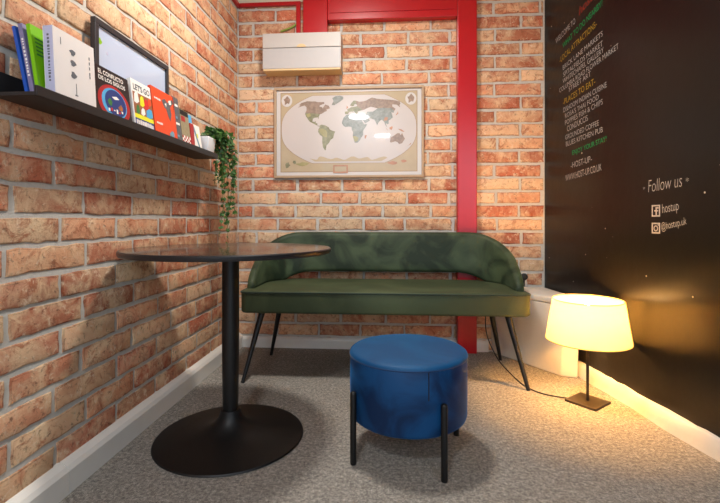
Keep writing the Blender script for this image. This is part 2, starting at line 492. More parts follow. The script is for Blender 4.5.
# right skirting: an old board thick with paint, wavy along its edge
bm = bmesh.new()
nv = Vector((-1, -SL, 0)).normalized(); sv = Vector((SL, -1, 0)).normalized()
rnd = random.Random(11)
rows = []
for i in range(46):
    s = .395+i*.045; p = Vector((X0, YB, 0))+sv*s
    wv = .006*math.sin(i*.55)+rnd.uniform(-.002, .002)
    t = .024+wv; h = .073+rnd.uniform(-.003, .003)
    rows.append([bm.verts.new(p+nv*a+Vector((0, 0, b))) for a, b in [(.0005, 0), (t+.004, 0), (t, h*.45), (t-.004, h*.86), (t*.5, h), (.0005, h)]])
for A, B in zip(rows, rows[1:]):
    for k in range(6): bm.faces.new((A[k], A[(k+1) % 6], B[(k+1) % 6], B[k]))
bm.faces.new(rows[0][::-1]); bm.faces.new(rows[-1])
bmesh.ops.recalc_face_normals(bm, faces=bm.faces[:])
struct('baseboard_right', bm, M['old_white'], smooth=60)

# red trim under the ceiling, cream band above it, red post and beam
bm = bmesh.new()
box(bm, XL+.0005, XL+.022, -.6, YB-.0005, 2.281, 2.306, bevel=.003)
box(bm, XL+.0225, -.599, YB-.024, YB-.0005, 2.281, 2.306, bevel=.003)
box(bm, -.627, -.599, YB-.030, YB-.0005, 2.085, 2.280, bevel=.003)
struct('trim_1', bm, M['red'])
bm = bmesh.new()
box(bm, XL+.0005, XL+.010, -.6, YB-.011, 2.307, CEIL-.001)
box(bm, XL+.0005, -.580, YB-.010, YB-.0005, 2.307, CEIL-.001)
struct('trim_2', bm, M['plaster'])
bm = bmesh.new()
box(bm, .424, .546, 2.84, YB-.0005, .0005, CEIL-.001, bevel=.004)       # post
box(bm, -.413, .423, 2.84, YB-.0005, 2.156, CEIL-.001, bevel=.004)      # crossbeam
box(bm, -.575, -.414, 2.84, YB-.0005, 2.072, CEIL-.001, bevel=.004)     # short drop at the beam's end
box(bm, -.40, .41, 2.834, 2.8405, 2.20, 2.206, bevel=.001)
struct('trim_3', bm, M['red'])

# hand lettering on the black wall (part of the wall)
WM = frame_matrix((X0, YB, 0), sv, (0, 0, 1))
def wall_text(txt, s0, z0, s1, z1, h, mat, bold=-.004, shear=.0):
    bm = text_mesh(txt, math.hypot(s1-s0, z1-z0), h, bold, shear)
    o = link('lettering', bm, M[mat], wall_right)
    o.matrix_local = WM @ Matrix.Translation((s0, z0, .0004)) @ Matrix.Rotation(math.atan2(z1-z0, s1-s0), 4, 'Z')
    return o
H1 = .028
wall_text('WELCOME TO', .143, 1.927, .352, 1.962, .034, 'chalk_white')
wall_text('host-up', .390, 1.972, .612, 2.018, .060, 'chalk_red', .02, .3)
wall_text('WHAT TO DO NEARBY?', .222, 1.868, .597, 1.943, .034, 'chalk_green')
wall_text('-LOCAL ATTRACTIONS-', .188, 1.795, .547, 1.858, .034, 'chalk_yellow')
wall_text('BRICK LANE MARKETS', .222, 1.740, .597, 1.788, H1, 'chalk_white')
wall_text('SPITALFIELDS MARKET', .227, 1.698, .597, 1.738, H1, 'chalk_white')
wall_text('WHITECHAPEL GALLERY', .222, 1.660, .605, 1.702, H1, 'chalk_white')
wall_text('COLUMBIA ROAD FLOWER MARKET', .183, 1.616, .718, 1.676, H1, 'chalk_white')
wall_text('STREET ART', .286, 1.594, .496, 1.617, H1, 'chalk_white')
wall_text('-PLACES TO EAT-', .225, 1.532, .535, 1.562, .034, 'chalk_yellow')
wall_text('DISHOOM INDIAN CUISINE', .228, 1.488, .628, 1.518, H1, 'chalk_white')
wall_text("ROSA'S THAI FOOD", .246, 1.449, .564, 1.475, H1, 'chalk_white')
wall_text('POPPIES FISH & CHIPS', .246, 1.408, .597, 1.441, H1, 'chalk_white')
wall_text('CONDUCCIS', .268, 1.366, .469, 1.386, .032, 'chalk_white')
wall_text('GROUNDED COFFEE', .248, 1.322, .564, 1.340, H1, 'chalk_white')
wall_text('BLUES KITCHEN PUB', .255, 1.282, .597, 1.299, H1, 'chalk_white')
wall_text('ENJOY YOUR STAY!', .322, 1.214, .628, 1.240, .034, 'chalk_green')
wall_text('-HOST-UP-', .306, 1.148, .505, 1.161, .033, 'chalk_white')
wall_text('WWW.HOST-UP.CO.UK', .250, 1.079, .588, 1.105, .036, 'chalk_white')
wall_text('Follow us', .912, .972, 1.095, .984, .052, 'chalk_white', -.016, .2)
wall_text('*', .880, .985, .892, .986, .013, 'chalk_white')
wall_text('*', 1.112, 1.000, 1.126, 1.001, .016, 'chalk_white')
wall_text('hostup', .994, .868, 1.080, .880, .050, 'chalk_white', -.01, .12)
wall_text('@hostup.uk', .990, .800, 1.118, .826, .040, 'chalk_white', -.01, .12)
def ring_outline(bm, x0, x1, y0, y1, t, th):
    for a in ((x0, x1, y0, y0+t), (x0, x1, y1-t, y1), (x0, x0+t, y0+t, y1-t), (x1-t, x1, y0+t, y1-t)):
        box(bm, a[0], a[1], a[2], a[3], 0, th)
bm = bmesh.new()                                                        # the square f mark
ring_outline(bm, 0, .047, 0, .050, .006, .0008)
for a in ((.022, .029, .006, .038), (.022, .038, .034, .041), (.015, .036, .022, .028)): box(bm, *a, 0, .0008)
o = link('social_mark', bm, M['chalk_white'], wall_right); o.matrix_local = WM @ Matrix.Translation((.932, .866, .0004))
bm = bmesh.new()                                                        # the square camera mark
ring_outline(bm, 0, .047, 0, .046, .006, .0008)
for k in range(14):
    a0, a1 = 2*PI*k/14, 2*PI*(k+1)/14
    q = [(.0235+r*math.cos(a), .022+r*math.sin(a), .0008) for r, a in ((.008, a0), (.013, a0), (.013, a1), (.008, a1))]
    bm.faces.new([bm.verts.new(p) for p in q])
box(bm, .034, .039, .034, .039, 0, .0008)
o = link('social_mark', bm, M['chalk_white'], wall_right); o.matrix_local = WM @ Matrix.Translation((.932, .794, .0004))

# ------------------------------------------------------------------ bistro table
t = thing('bistro_table', 'round dark pedestal table with a trumpet foot by the left brick wall', 'table', (-.630, 1.688, 0))
bm = lathe(bmesh.new(), [(.05, 0), (.279, .0), (.284, .004), (.281, .009), (.258, .012), (.20, .017), (.15, .024), (.11, .034), (.080, .047), (.058, .064), (.046, .082), (.040, .098), (.037, .110), (.0, .110)][:-1], n=72)
link('base', bm, M['black_metal'], t, 40)
bm = lathe(bmesh.new(), [(.029, .104), (.0305, .16), (.0325, .30), (.033, .45), (.0325, .715), (.06, .716), (.06, .721)], n=40)
link('pedestal_column', bm, M['black_satin'], t, 40)
bm = lathe(bmesh.new(), [(.380, .7215), (.391, .7225), (.394, .728), (.394, .738), (.391, .7415), (.386, .742)], n=96, mat=1)
for f in bm.faces:
    if len(f.verts) > 10 and f.calc_center_median().z > .74: f.material_index = 0
link('tabletop', bm, [M['table'], M['table_edge']], t, 40)

# ------------------------------------------------------------------ green velvet bench
CX = -.045
t = thing('upholstered_bench', 'dark green velvet curved-back bench on slim black legs against the back wall', 'bench', (CX, 2.53, 0))
def rounded_rect(x0, x1, y0, y1, rf, rb, n=8):
    pts = []
    for cx, cy, r, a0 in ((x1-rf, y0+rf, rf, -PI/2), (x1-rb, y1-rb, rb, 0), (x0+rb, y1-rb, rb, PI/2), (x0+rf, y0+rf, rf, PI)):
        for k in range(n+1):
            a = a0+PI/2*k/n; pts.append((cx+r*math.cos(a), cy+r*math.sin(a)))
    return pts
def cushion(outline, z0, z1, r, n=6, crown=.0):
    """rounded-over slab from a plan outline around the origin"""
    bm = bmesh.new(); m = len(outline)
    def inset(d):
        out = []
        for i in range(m):
            p0, p, p1 = Vector(outline[i-1]), Vector(outline[i]), Vector(outline[(i+1) % m])
            tdir = (p1-p0).normalized(); nn = Vector((tdir.y, -tdir.x)); out.append(p-nn*d)
        return out
    rings = []
    for k in range(n+1):
        a = PI/2*k/n; rings.append(([*inset(r*(1-math.sin(a)))], z0+r*(1-math.cos(a))))
    for k in range(n+1):
        a = PI/2*k/n; rings.append(([*inset(r*(1-math.cos(a)))], z1-r*(1-math.sin(a))))
    R = [[bm.verts.new((p.x, p.y, z)) for p in pts] for pts, z in rings]
    for A, B in zip(R, R[1:]):
        for i in range(m): bm.faces.new((A[i], A[(i+1) % m], B[(i+1) % m], B[i]))
    bm.faces.new(R[0][::-1]); bm.faces.new(R[-1])
    return bm
so = rounded_rect(-.755, .755, -.265, .275, .045, .24)
seat = link('seat', cushion(so, .360, .478, .014), M['green_flat'], t, 60)
pts = [(x*1.001, y*1.001, .470) for x, y in so]
link('piping', tube(bmesh.new(), pts+pts[:1], .005, 8), M['green_pipe'], seat, 60)
# backrest: a curved shell swept round the back and both ends, open along a slot above the seat
R_, HW, YBK = .24, .74, .262
path = []           # (x, y, nx, ny, q) q = 0 on the straight back, rising to 1 at the front ends
arc = R_*PI/2; side = .20; tot = arc+side
right_half = []
for i in range(0, 33):
    s = tot*i/32
    if s <= arc:
        a = s/R_; right_half.append((HW-R_+R_*math.sin(a), YBK-R_+R_*math.cos(a), math.sin(a), math.cos(a), s/tot))
    else:
        right_half.append((HW, YBK-R_-(s-arc), 1, 0, s/tot))
left_half = [(-x, y, -nx, ny, q) for x, y, nx, ny, q in right_half[::-1]]
nst = 30
mid = [(-(HW-R_)+2*(HW-R_)*k/nst, YBK, 0, 1, 0) for k in range(1, nst)]
path = left_half+mid+right_half
FT = [(0, 1), (.10, .997), (.18, .975), (.33, .87), (.5, .68), (.66, .51), (.85, .32), (.94, .20), (1, .07)]
def interp(T, q):
    for (a, fa), (b, fb) in zip(T, T[1:]):
        if q <= b: return fa+(fb-fa)*(q-a)/(b-a)
    return T[-1][1]
bm = bmesh.new(); rings = []
for x, y, nx, ny, q in path:
    f = sum(interp(FT, min(1, max(0, q+dq))) for dq in (-.06, -.03, 0, .03, .06))/5 if 0 < q < 1 else interp(FT, q)
    zt = .484+.292*f
    e = (abs(x)-.44)/.20
    zl = .470
    if q < .5:
        k = 1-min(1, max(0, e)); k = math.sin(k*PI/2)**.8 if k > 0 else 0
        zl = .470+.056*k
    if zt-zl < .02: zt = zl+.02
    th = .024 if zt-zl > .06 else .020
    hh = zt-zl; r = min(th, hh/2.01)
    prof = []
    for j in range(7):
        a = PI*j/6; prof.append((th*math.cos(a), zt-r+r*math.sin(a)))
    for j in range(3): prof.append((-th, zt-r-(hh-2*r)*(j+1)/4))
    for j in range(7):
        a = PI+PI*j/6; prof.append((th*math.cos(a), zl+r+r*math.sin(a)))
    for j in range(3): prof.append((th, zl+r+(hh-2*r)*(j+1)/4))
    ring = []
    for o_, z in prof:
        lean = .03*max(0, (z-.48)/.3)
        ring.append(bm.verts.new((x+nx*(o_+lean-.02), y+ny*(o_+lean-.02), z)))
    rings.append(ring)
m = len(rings[0])
for A, B in zip(rings, rings[1:]):
    for i in range(m): bm.faces.new((A[i], A[(i+1) % m], B[(i+1) % m], B[i]))
bm.faces.new(rings[0][::-1]); bm.faces.new(rings[-1])
bmesh.ops.recalc_face_normals(bm, faces=bm.faces[:])
back = link('backrest', bm, M['green'], t, 70)
for sx in (1, -1):
    link('leg', tube(bmesh.new(), [(sx*.655, -.175, .361), (sx*.730, -.282, 0)], [.0175, .0095], 14), M['black_satin'], t, 50)
    link('leg', tube(bmesh.new(), [(sx*.630, .135, .361), (sx*.710, .196, 0)], [.0175, .0095], 14), M['black_satin'], t, 50)

# ------------------------------------------------------------------ blue pouf
t = thing('pouf', 'round royal blue velvet footstool on black rod legs in front of the bench', 'stool', (.063, 1.64, 0))
R = .214
bm = lathe(bmesh.new(), [(.19, .137), (.205, .138), (R-.003, .143), (R, .152), (R+.001, .25), (R, .355), (R-.003, .360)], n=72)
body = link('body', bm, M['blue'], t, 50)
bm = lathe(bmesh.new(), [(R-.004, .3605), (R+.002, .362), (R+.001, .369), (R-.006, .3745), (R-.025, .377), (R*.5, .379), (.02, .379)], n=72)
lid = link('top_cushion', bm, M['blue_top'], t, 50)
ring = [((R+.0005)*math.cos(2*PI*k/72), (R+.0005)*math.sin(2*PI*k/72), .3605) for k in range(73)]
link('piping', tube(bmesh.new(), ring, .0028, 6), M['blue_pipe'], lid, 60)
a = math.radians(-74)
link('seam', tube(bmesh.new(), [((R+.001)*math.cos(a), (R+.001)*math.sin(a), z) for z in (.357, .32, .29, .265)], .0016, 6), M['b_black'], body, 60)
for ang in (211, 299, 31, 119):
    a = math.radians(ang); x, y = (R+.0125)*math.cos(a), (R+.0125)*math.sin(a)
    bm = lathe(bmesh.new(), [(.006, 0), (.0105, .002), (.011, .006), (.011, .245), (.0095, .251), (.005, .254)], x, y, 16)
    link('leg', bm, M['black_metal'], t, 50)

# ------------------------------------------------------------------ table lamp on the floor
LX, LY = .915, 2.118
t = thing('table_lamp', 'lit cream-shaded lamp with a square dark foot standing on the carpet', 'lamp', (LX, LY, 0))
bm = bx(-.072, .072, -.072, .072, 0, .011, bevel=.002)
bmesh.ops.rotate(bm, verts=bm.verts[:], cent=(0, 0, 0), matrix=Matrix.Rotation(math.radians(-50), 3, 'Z'))
link('base', bm, M['dark_bronze'], t)
link('stem', lathe(bmesh.new(), [(.0065, .0112), (.0065, .345), (.014, .346), (.014, .385), (.010, .387)], n=20), M['dark_bronze'], t, 40)
bulb = link('bulb', lathe(bmesh.new(), [(.012, .3875), (.016, .395), (.027, .412), (.030, .428), (.026, .445), (.012, .456)], n=24), None or M['ink_white'], t, 60)
mb, nt, b = newmat('lit_bulb_glass')
b.inputs['Base Color'].default_value = (1, .9, .7, 1)
b.inputs['Emission Color'].default_value = (1, .72, .36, 1); b.inputs['Emission Strength'].default_value = 60
bulb.data.materials.clear(); bulb.data.materials.append(mb)
bm = bmesh.new()
RB, RT, ZB, ZT, TH = .181, .151, .291, .480, .0012
n = 80
rr = []
for r, z in ((RB, ZB), (RB-(RB-RT)*.5, (ZB+ZT)/2), (RT, ZT), (RT-TH, ZT), (RB-(RB-RT)*.5-TH, (ZB+ZT)/2), (RB-TH, ZB)):
    rr.append([bm.verts.new((r*math.cos(2*PI*k/n), r*math.sin(2*PI*k/n), z)) for k in range(n)])
for A, B in zip(rr[:3], rr[1:3]):
    for k in range(n): bm.faces.new((A[k], A[(k+1) % n], B[(k+1) % n], B[k]))
shade = link('lamp_shade', bm, M['shade'], t, 50)
ringf = lambda r, z: tube(bmesh.new(), [(r*math.cos(2*PI*k/64), r*math.sin(2*PI*k/64), z) for k in range(65)], .0022, 6)
link('rim', ringf(RB, ZB), M['shade_seam'], shade, 60)
link('rim', ringf(RT, ZT), M['shade_seam'], shade, 60)
a = math.radians(-22)
link('seam', tube(bmesh.new(), [((RB+.0006)*math.cos(a), (RB+.0006)*math.sin(a), ZB), ((RT+.0006)*math.cos(a), (RT+.0006)*math.sin(a), ZT)], .004, 6), M['shade_seam'], shade, 60)
bm = bmesh.new()
for k in range(3):
    a = 2*PI*k/3+.5; tube(bm, [(.012*math.cos(a), .012*math.sin(a), .392), (.165*math.cos(a), .165*math.sin(a), .385)], .0015, 6)
link('spider', bm, M['dark_bronze'], t, 60)
l = bpy.data.lights.new('lamp_glow', 'POINT'); l.energy = 250; l.color = (1.0, .47, .11); l.shadow_soft_size = .032
o = bpy.data.objects.new('lamp_glow', l); COL.objects.link(o); o.parent = t; o.location = (0, 0, .425)
def smooth_path(pts, n=8):
    P = [Vector(p) for p in pts]; out = []
    for i in range(len(P)-1):
        p0, p1, p2, p3 = P[max(i-1, 0)], P[i], P[i+1], P[min(i+2, len(P)-1)]
        for k in range(n):
            u = k/n
            out.append(.5*((2*p1)+(-p0+p2)*u+(2*p0-5*p1+4*p2-p3)*u*u+(-p0+3*p1-3*p2+p3)*u**3))
    return out+[P[-1]]
cp = smooth_path([(.833-LX, 2.148-LY, .006), (.74-LX, 2.20-LY, .004), (.685-LX, 2.29-LY, .004), (.667-LX, 2.40-LY, .004), (.66-LX, 2.47-LY, .004), (.615-LX, 2.58-LY, .05), (.572-LX, 2.66-LY, .16), (.57-LX, 2.70-LY, .27), (.60-LX, 2.74-LY, .35)])
link('power_cord', tube(bmesh.new(), cp, .0032, 8), M['cable'], t, 60)

# ------------------------------------------------------------------ white corner box beside the bench
t = thing('storage_box', 'large white lidded box filling the corner behind the lit lamp', 'box', (.85, 2.70, 0))
foot = [(-.205, .185), (.073, -.235), (.152, -.262), (.170, -.20), (.118, .180)]
top = [(-.215, .185), (.080, -.265), (.152, -.285), (.176, -.225), (.118, .180)]
link('box_body', prism(bmesh.new(), foot, 0, .388, taper=top, bevel=.008), M['bin_white'], t, 30)
lidp = [(-.222, .188), (.080, -.275), (.158, -.296), (.180, -.228), (.120, .182)]
link('lid', prism(bmesh.new(), lidp, .3905, .425, bevel=.006), M['bin_white'], t, 30)

# small black fitting on the brick wall
t = thing('wall_fitting', 'small round black fitting on a short stem on the brick wall by the bench end', 'wall fitting', (.853, YB-.006, .488))
bm = lathe(bmesh.new(), [(.012, 0), (.022, .002), (.023, .010), (.019, .020), (.010, .024)], n=28)
bmesh.ops.rotate(bm, verts=bm.verts[:], cent=(0, 0, 0), matrix=Matrix.Rotation(PI/2, 3, 'X'))
link('knob', bm, M['cable'], t, 40)
link('stem', tube(bmesh.new(), [(-.002, -.010, -.015), (-.002, -.010, -.062)], .006, 10), M['cable'], t, 50)
link('back_plate', bx(-.030, .020, .0, .004, -.062, .030, bevel=.001), M['socket'], t)

# ------------------------------------------------------------------ white wall cabinet, green-yellow wire
t = thing('wall_cabinet', 'white plastic cover box high on the brick wall above the framed map', 'box', (-.5725, YB-.006, 1.814))
link('lower_cover', bx(-.254, .254, -.114, 0, .012, .144, bevel=.003), M['box_grey'], t)
bm = bx(-.254, .254, -.114, 0, .147, .240, bevel=.003)
link('upper_cover', bm, M['box_white'], t)
link('underside', bx(-.250, .250, -.112, 0, 0, .0118, bevel=.001), M['box_cream'], t)
bm = bmesh.new()
pts = [(.030*math.cos(PI*k/12), .020*math.sin(PI*k/12)) for k in range(13)]
plate(bm, pts, .004)
o = link('finger_tab', bm, M['box_cream'], t); o.rotation_euler = (PI/2, 0, 0); o.location = (.0, -.1141, .147)
bm = tube(bmesh.new(), smooth_path([(-.735, YB-.008, 2.113), (-.70, YB-.013, 2.122), (-.66, YB-.013, 2.137), (-.629, YB-.010, 2.158)]), .007, 8)
tag(link('earth_wire', bm, M['earth'], None, 60), 'short green and yellow wire on the brick above the white cover box', 'wire')

# ------------------------------------------------------------------ framed world map
MX0, MX1, MZ0, MZ1 = -.776, .214, 1.132, 1.730
mw, mh = MX1-MX0, MZ1-MZ0
t = thing('framed_map', 'large framed antique style world map hung on the back brick wall', 'map', (MX0, YB-.0085, MZ0))
def lay(o, z=0):  # local xy plane of a flat part -> upright, facing the room
    o.matrix_local = Matrix.Translation((0, -z, 0)) @ Matrix.Rotation(PI/2, 4, 'X'); return o
bm = bmesh.new()
fw = .016
for a in ((0, mw, 0, fw), (0, mw, mh-fw, mh), (0, fw, fw, mh-fw), (mw-fw, mw, fw, mh-fw)): box(bm, *a, 0, .022, bevel=.002)
lay(link('frame', bm, M['frame_beige'], t))
sheet = lay(link('map_sheet', bx(fw, mw-fw, fw, mh-fw, .002, .010), M['map_white'], t))
ix0, ix1, iy0, iy1 = .046, mw-.046, .042, mh-.036
def on_sheet(name, bm, mats, z):
    o = link(name, bm, mats, sheet); o.location = (0, 0, z); return o
on_sheet('corner_ground', plate(bmesh.new(), [(ix0, iy0), (ix1, iy0), (ix1, iy1), (ix0, iy1)], .0006), M['map_tan'], .0101)
bm = bmesh.new()
ring_outline(bm, ix0-.004, ix1+.004, iy0-.004, iy1+.004, .004, .0007)
on_sheet('border_line', bm, M['map_line'], .0101)
cxm, cym = (ix0+ix1)/2, iy1-.465*(iy1-iy0)
am, bmh = (ix1-ix0)/2-.003, .00266
def proj_ll(lon, lat):
    return (cxm+am*lon/180*(1-.56*(abs(lat)/90)**2.7), cym+bmh*lat)
oval = [proj_ll(180, la) for la in range(-84, 86, 4)]+[proj_ll(-180, la) for la in range(84, -85, -4)]
on_sheet('ocean_line', plate(bmesh.new(), [(cxm+(x-cxm)*1.006, cym+(y-cym)*1.010) for x, y in oval], .0004), M['map_line'], .0107)
on_sheet('ocean', plate(bmesh.new(), oval, .0004), M['map_sea'], .0111)
LAND = {
 'land_grey': [
  [(-168,66),(-156,71),(-140,70),(-125,70),(-110,68),(-96,68),(-88,68),(-82,64),(-94,60),(-92,57),(-82,55),(-79,52),(-78,58),(-77,62),(-70,60),(-64,59),(-56,52),(-66,49),(-62,46),(-70,43),(-75,39),(-80,38),(-100,40),(-124,41),(-125,48),(-133,56),(-145,60),(-152,58),(-160,55),(-158,60),(-165,61)],
  [(28,70),(40,67),(55,68),(68,70),(75,72),(100,77),(112,74),(130,72),(150,71),(170,69),(180,66),(170,60),(162,57),(157,51),(155,58),(142,59),(136,54),(140,48),(132,43),(128,50),(118,50),(105,51),(88,50),(70,54),(58,51),(50,48),(42,46),(38,50),(28,56),(28,60)],
  [(114,-22),(122,-18),(130,-12),(136,-12),(140,-17),(143,-11),(147,-19),(153,-26),(150,-37),(143,-39),(136,-34),(129,-32),(118,-35),(115,-33)]],
 'land_green': [
  [(-80,38),(-82,31),(-80,25),(-84,30),(-94,29),(-97,26),(-97,20),(-91,19),(-88,21),(-88,16),(-83,15),(-83,10),(-78,9),(-80,7),(-86,11),(-95,15),(-105,20),(-110,25),(-117,32),(-122,37),(-124,41),(-100,40)],
  [(-78,9),(-72,12),(-62,10),(-52,5),(-50,0),(-44,-3),(-35,-6),(-38,-13),(-41,-22),(-48,-26),(-54,-34),(-62,-40),(-66,-47),(-69,-52),(-72,-52),(-74,-44),(-72,-30),(-70,-18),(-76,-14),(-81,-6),(-80,1),(-77,5)],
  [(-10,43),(-1,44),(-4,48),(3,51),(9,54),(12,54),(20,55),(28,56),(38,50),(42,46),(36,45),(28,43),(26,38),(22,37),(18,42),(12,45),(16,40),(10,43),(3,42),(-1,37),(-9,37)],
  [(5,58),(12,65),(20,70),(28,70),(28,60),(22,62),(18,57),(12,56),(8,58)]],
 'land_blue': [
  [(-17,15),(-16,20),(-13,28),(-6,35),(10,37),(11,33),(20,31),(32,31),(35,27),(38,18),(43,11),(51,12),(46,4),(40,-4),(40,-15),(35,-22),(32,-28),(26,-34),(18,-34),(14,-24),(12,-16),(13,-8),(9,-1),(9,4),(4,6),(-8,5),(-14,9)],
  [(36,37),(50,37),(55,42),(70,42),(80,46),(88,50),(105,51),(118,50),(128,50),(132,43),(127,38),(122,40),(121,32),(121,27),(112,21),(108,20),(108,12),(104,10),(100,13),(103,2),(99,8),(96,16),(90,22),(85,19),(80,14),(77,8),(73,17),(70,22),(62,25),(57,26),(50,30),(56,24),(58,20),(45,13),(42,18),(35,28)],
  [(-55,60),(-45,60),(-30,68),(-20,74),(-22,80),(-40,83),(-60,82),(-68,77),(-55,70)]],
 'land_yellow': [
  [(-78,-1),(-70,2),(-60,-2),(-56,-10),(-58,-20),(-66,-18),(-74,-10)],
  [(12,-18),(20,-18),(28,-22),(26,-30),(19,-32),(15,-26)],
  [(-120,38),(-110,41),(-104,33),(-112,30)]],
 'land_pink': [
  [(100,2),(104,-3),(106,-6),(101,-1)],[(109,2),(117,6),(118,1),(115,-4),(110,-2)],[(131,-1),(141,-3),(150,-9),(143,-8),(137,-5)],
  [(130,31),(135,34),(140,37),(142,43),(139,39),(133,35)],[(44,-16),(50,-16),(47,-25),(44,-23)],
  [(166,-46),(172,-42),(177,-39),(174,-36),(173,-42)],[(-6,50),(0,52),(-2,56),(-5,58),(-5,54)],[(95,20),(100,28),(108,27),(104,20)]],
}
for mn, polys in LAND.items():
    for k, pl in enumerate(polys):
        on_sheet('landmass', plate(bmesh.new(), [proj_ll(*p) for p in pl], .0003), M[mn], .0116+.0002*(mn in ('land_yellow', 'land_pink')))
# southern ice edge, corner insets, cartouche
ice = [proj_ll(lo, -72+3*math.sin(lo*.11)+2*math.sin(lo*.05)) for lo in range(-150, 151, 10)]+[proj_ll(150, -80), proj_ll(-150, -80)]
on_sheet('landmass', plate(bmesh.new(), ice, .0003), M['map_tan'], .0116)
for cxi, cyi, rxi, ryi, mn in ((.085, mh-.085, .036, .040, 'map_white'), (mw-.085, mh-.085, .036, .040, 'map_white')):
    on_sheet('inset_globe', plate(bmesh.new(), [(cxi+rxi*math.cos(2*PI*k/28), cyi+ryi*math.sin(2*PI*k/28)) for k in range(28)], .0006), M[mn], .0117)
    on_sheet('inset_land', plate(bmesh.new(), [(cxi+rxi*.62*math.cos(2*PI*k/9)*(1+.35*math.sin(k*2.3)), cyi+ryi*.62*math.sin(2*PI*k/9)*(1+.35*math.cos(k*3.1))) for k in range(9)], .0004), M['land_grey'], .0124)
def blob(cx_, cy_, w_, h_, mn, seed):
    r_ = random.Random(seed)
    on_sheet('inset_land', plate(bmesh.new(), [(cx_+w_*math.cos(2*PI*k/11)*r_.uniform(.6, 1.1), cy_+h_*math.sin(2*PI*k/11)*r_.uniform(.6, 1.1)) for k in range(11)], .0004), M[mn], .0118)
blob(.195, .092, .050, .014, 'land_yellow', 1); blob(.090, .085, .018, .022, 'land_green', 2); blob(.135, .105, .014, .014, 'land_green', 9)
blob(mw-.20, .095, .036, .012, 'land_pink', 3); blob(mw-.13, .106, .024, .010, 'land_pink', 4); blob(mw-.09, .085, .022, .016, 'map_tan', 5)
bm = bmesh.new(); ring_outline(bm, .395, .493, .030, .084, .010, .0012)
on_sheet('cartouche', bm, M['land_pink'], .0122)
on_sheet('cartouche_panel', plate(bmesh.new(), [(.405, .040), (.483, .040), (.483, .074), (.405, .074)], .0005), M['map_tan'], .0122)

merge(sheet, 'map_print', ('corner_ground', 'border_line', 'ocean_line', 'ocean', 'landmass', 'inset_globe', 'inset_land', 'cartouche', 'cartouche_panel'))

# ------------------------------------------------------------------ black picture ledge
SY0, SY1, SZ = 1.058, 2.232, 1.180
t = thing('picture_ledge', 'long black picture ledge fixed to the left brick wall, carrying the books', 'shelf', (XL+.0085, SY0, SZ))
LN = SY1-SY0
link('shelf_board', bx(.006, .1175, 0, LN, -.010, 0, bevel=.001), M['shelf'], t)
link('back_panel', bx(0, .0058, 0, LN, -.010, .060, bevel=.001), M['shelf'], t)
link('front_lip', bx(.1177, .1255, 0, LN, -.010, .016, bevel=.001), M['shelf'], t)

# leaning picture behind the books
def upright(o, x, y, z, lean):
    """local x -> along the wall (+Y), local y -> up, local z -> out of the left wall; leaning back by lean degrees"""
    a = math.radians(lean)
    o.matrix_world = frame_matrix((x, y, z), (0, 1, 0), (-math.sin(a), 0, math.cos(a)))
    return o
t = thing('framed_print', 'charcoal framed pale blue print leaning behind the books on the ledge', 'picture')
upright(t, -1.009, 1.418, SZ, .5)
W_, H_ = .494, .362
bm = bmesh.new()
for a in ((0, W_, 0, .020), (0, W_, H_-.020, H_), (0, .020, .020, H_-.020), (W_-.020, W_, .020, H_-.020)): box(bm, *a, -.004, .014, bevel=.0015)
link('frame', bm, M['pic_frame'], t)
pr = link('print', bx(.018, W_-.018, .018, H_-.018, -.003, .006), M['pic_sky'], t)
def blot(x, y, w_, h_, mn, seed=1):
    r_ = random.Random(seed)
    link('print_mark', plate(bmesh.new(), [(x+w_*math.cos(2*PI*k/9)*r_.uniform(.6, 1.1), y+h_*math.sin(2*PI*k/9)*r_.uniform(.6, 1.1)) for k in range(9)], .0064), M[mn], pr)
blot(.034, .292, .012, .012, 'lime', 2); blot(.230, .155, .026, .018, 'lime', 3); blot(.455, .205, .014, .012, 'ink_yellow', 4); blot(.462, .165, .010, .01, 'ink_yellow', 5)
blot(.075, .262, .006, .007, 'b_lav', 6)

# ------------------------------------------------------------------ books (local: x along the cover, y up, z out of the cover; front cover at z = 0)
def book(name_label, y, x_front, w_, h_, th, lean, cover, spine=None, cat='book', group='books and leaflets on the black ledge', roll=0.0, name='book', sz=SZ):
    t = thing(name, name_label, cat, group=group)
    a = math.radians(lean)
    lift = th*math.sin(a)
    upright(t, x_front, y, sz+.0004, lean)
    ct = .0015
    bm = bmesh.new()
    box(bm, 0, w_, 0, h_, -ct, 0)                       # front board
    box(bm, 0, w_, 0, h_, -th, -th+ct)                  # back board
    box(bm, 0, ct, 0, h_, -th+ct, -ct, mat=1)           # spine
    link('cover', bm, [M[cover], M[spine or cover]], t)
    link('pages', bx(ct, w_-.002, .002, h_-.002, -th+ct, -ct), M['pages'], t)
    return t
def btext(t, txt, x, y, w_, h_, mn, bold=.01, shear=0, name='title'):
    o = link(name, text_mesh(txt, w_, h_, bold, shear, .0003), M[mn], t); o.location = (x, y, .0002); return o
def bshape(t, name, pts, mn, z=.0003):
    o = link(name, plate(bmesh.new(), pts, .0003), M[mn], t); o.location = (0, 0, z); return o
def rect(x0, x1, y0, y1): return [(x0, y0), (x1, y0), (x1, y1), (x0, y1)]
def disc(x, y, rx_, ry_, n=28): return [(x+rx_*math.cos(2*PI*k/n), y+ry_*math.sin(2*PI*k/n)) for k in range(n)]
def smarks(t, th, h0, h1, hh, mn):   # small printed strokes down a spine (the face at x = 0)
    bm = bmesh.new(); y = h0; r_ = random.Random(int(h1*1e4))
    while y < h1:
        d = r_.uniform(.003, .007); box(bm, -.0004, -.0001, y, y+d, -th*.5-hh*r_.uniform(.3, .5), -th*.5+hh*r_.uniform(.3, .5)); y += d+r_.uniform(.002, .005)
    return link('spine_mark', bm, M[mn], t)
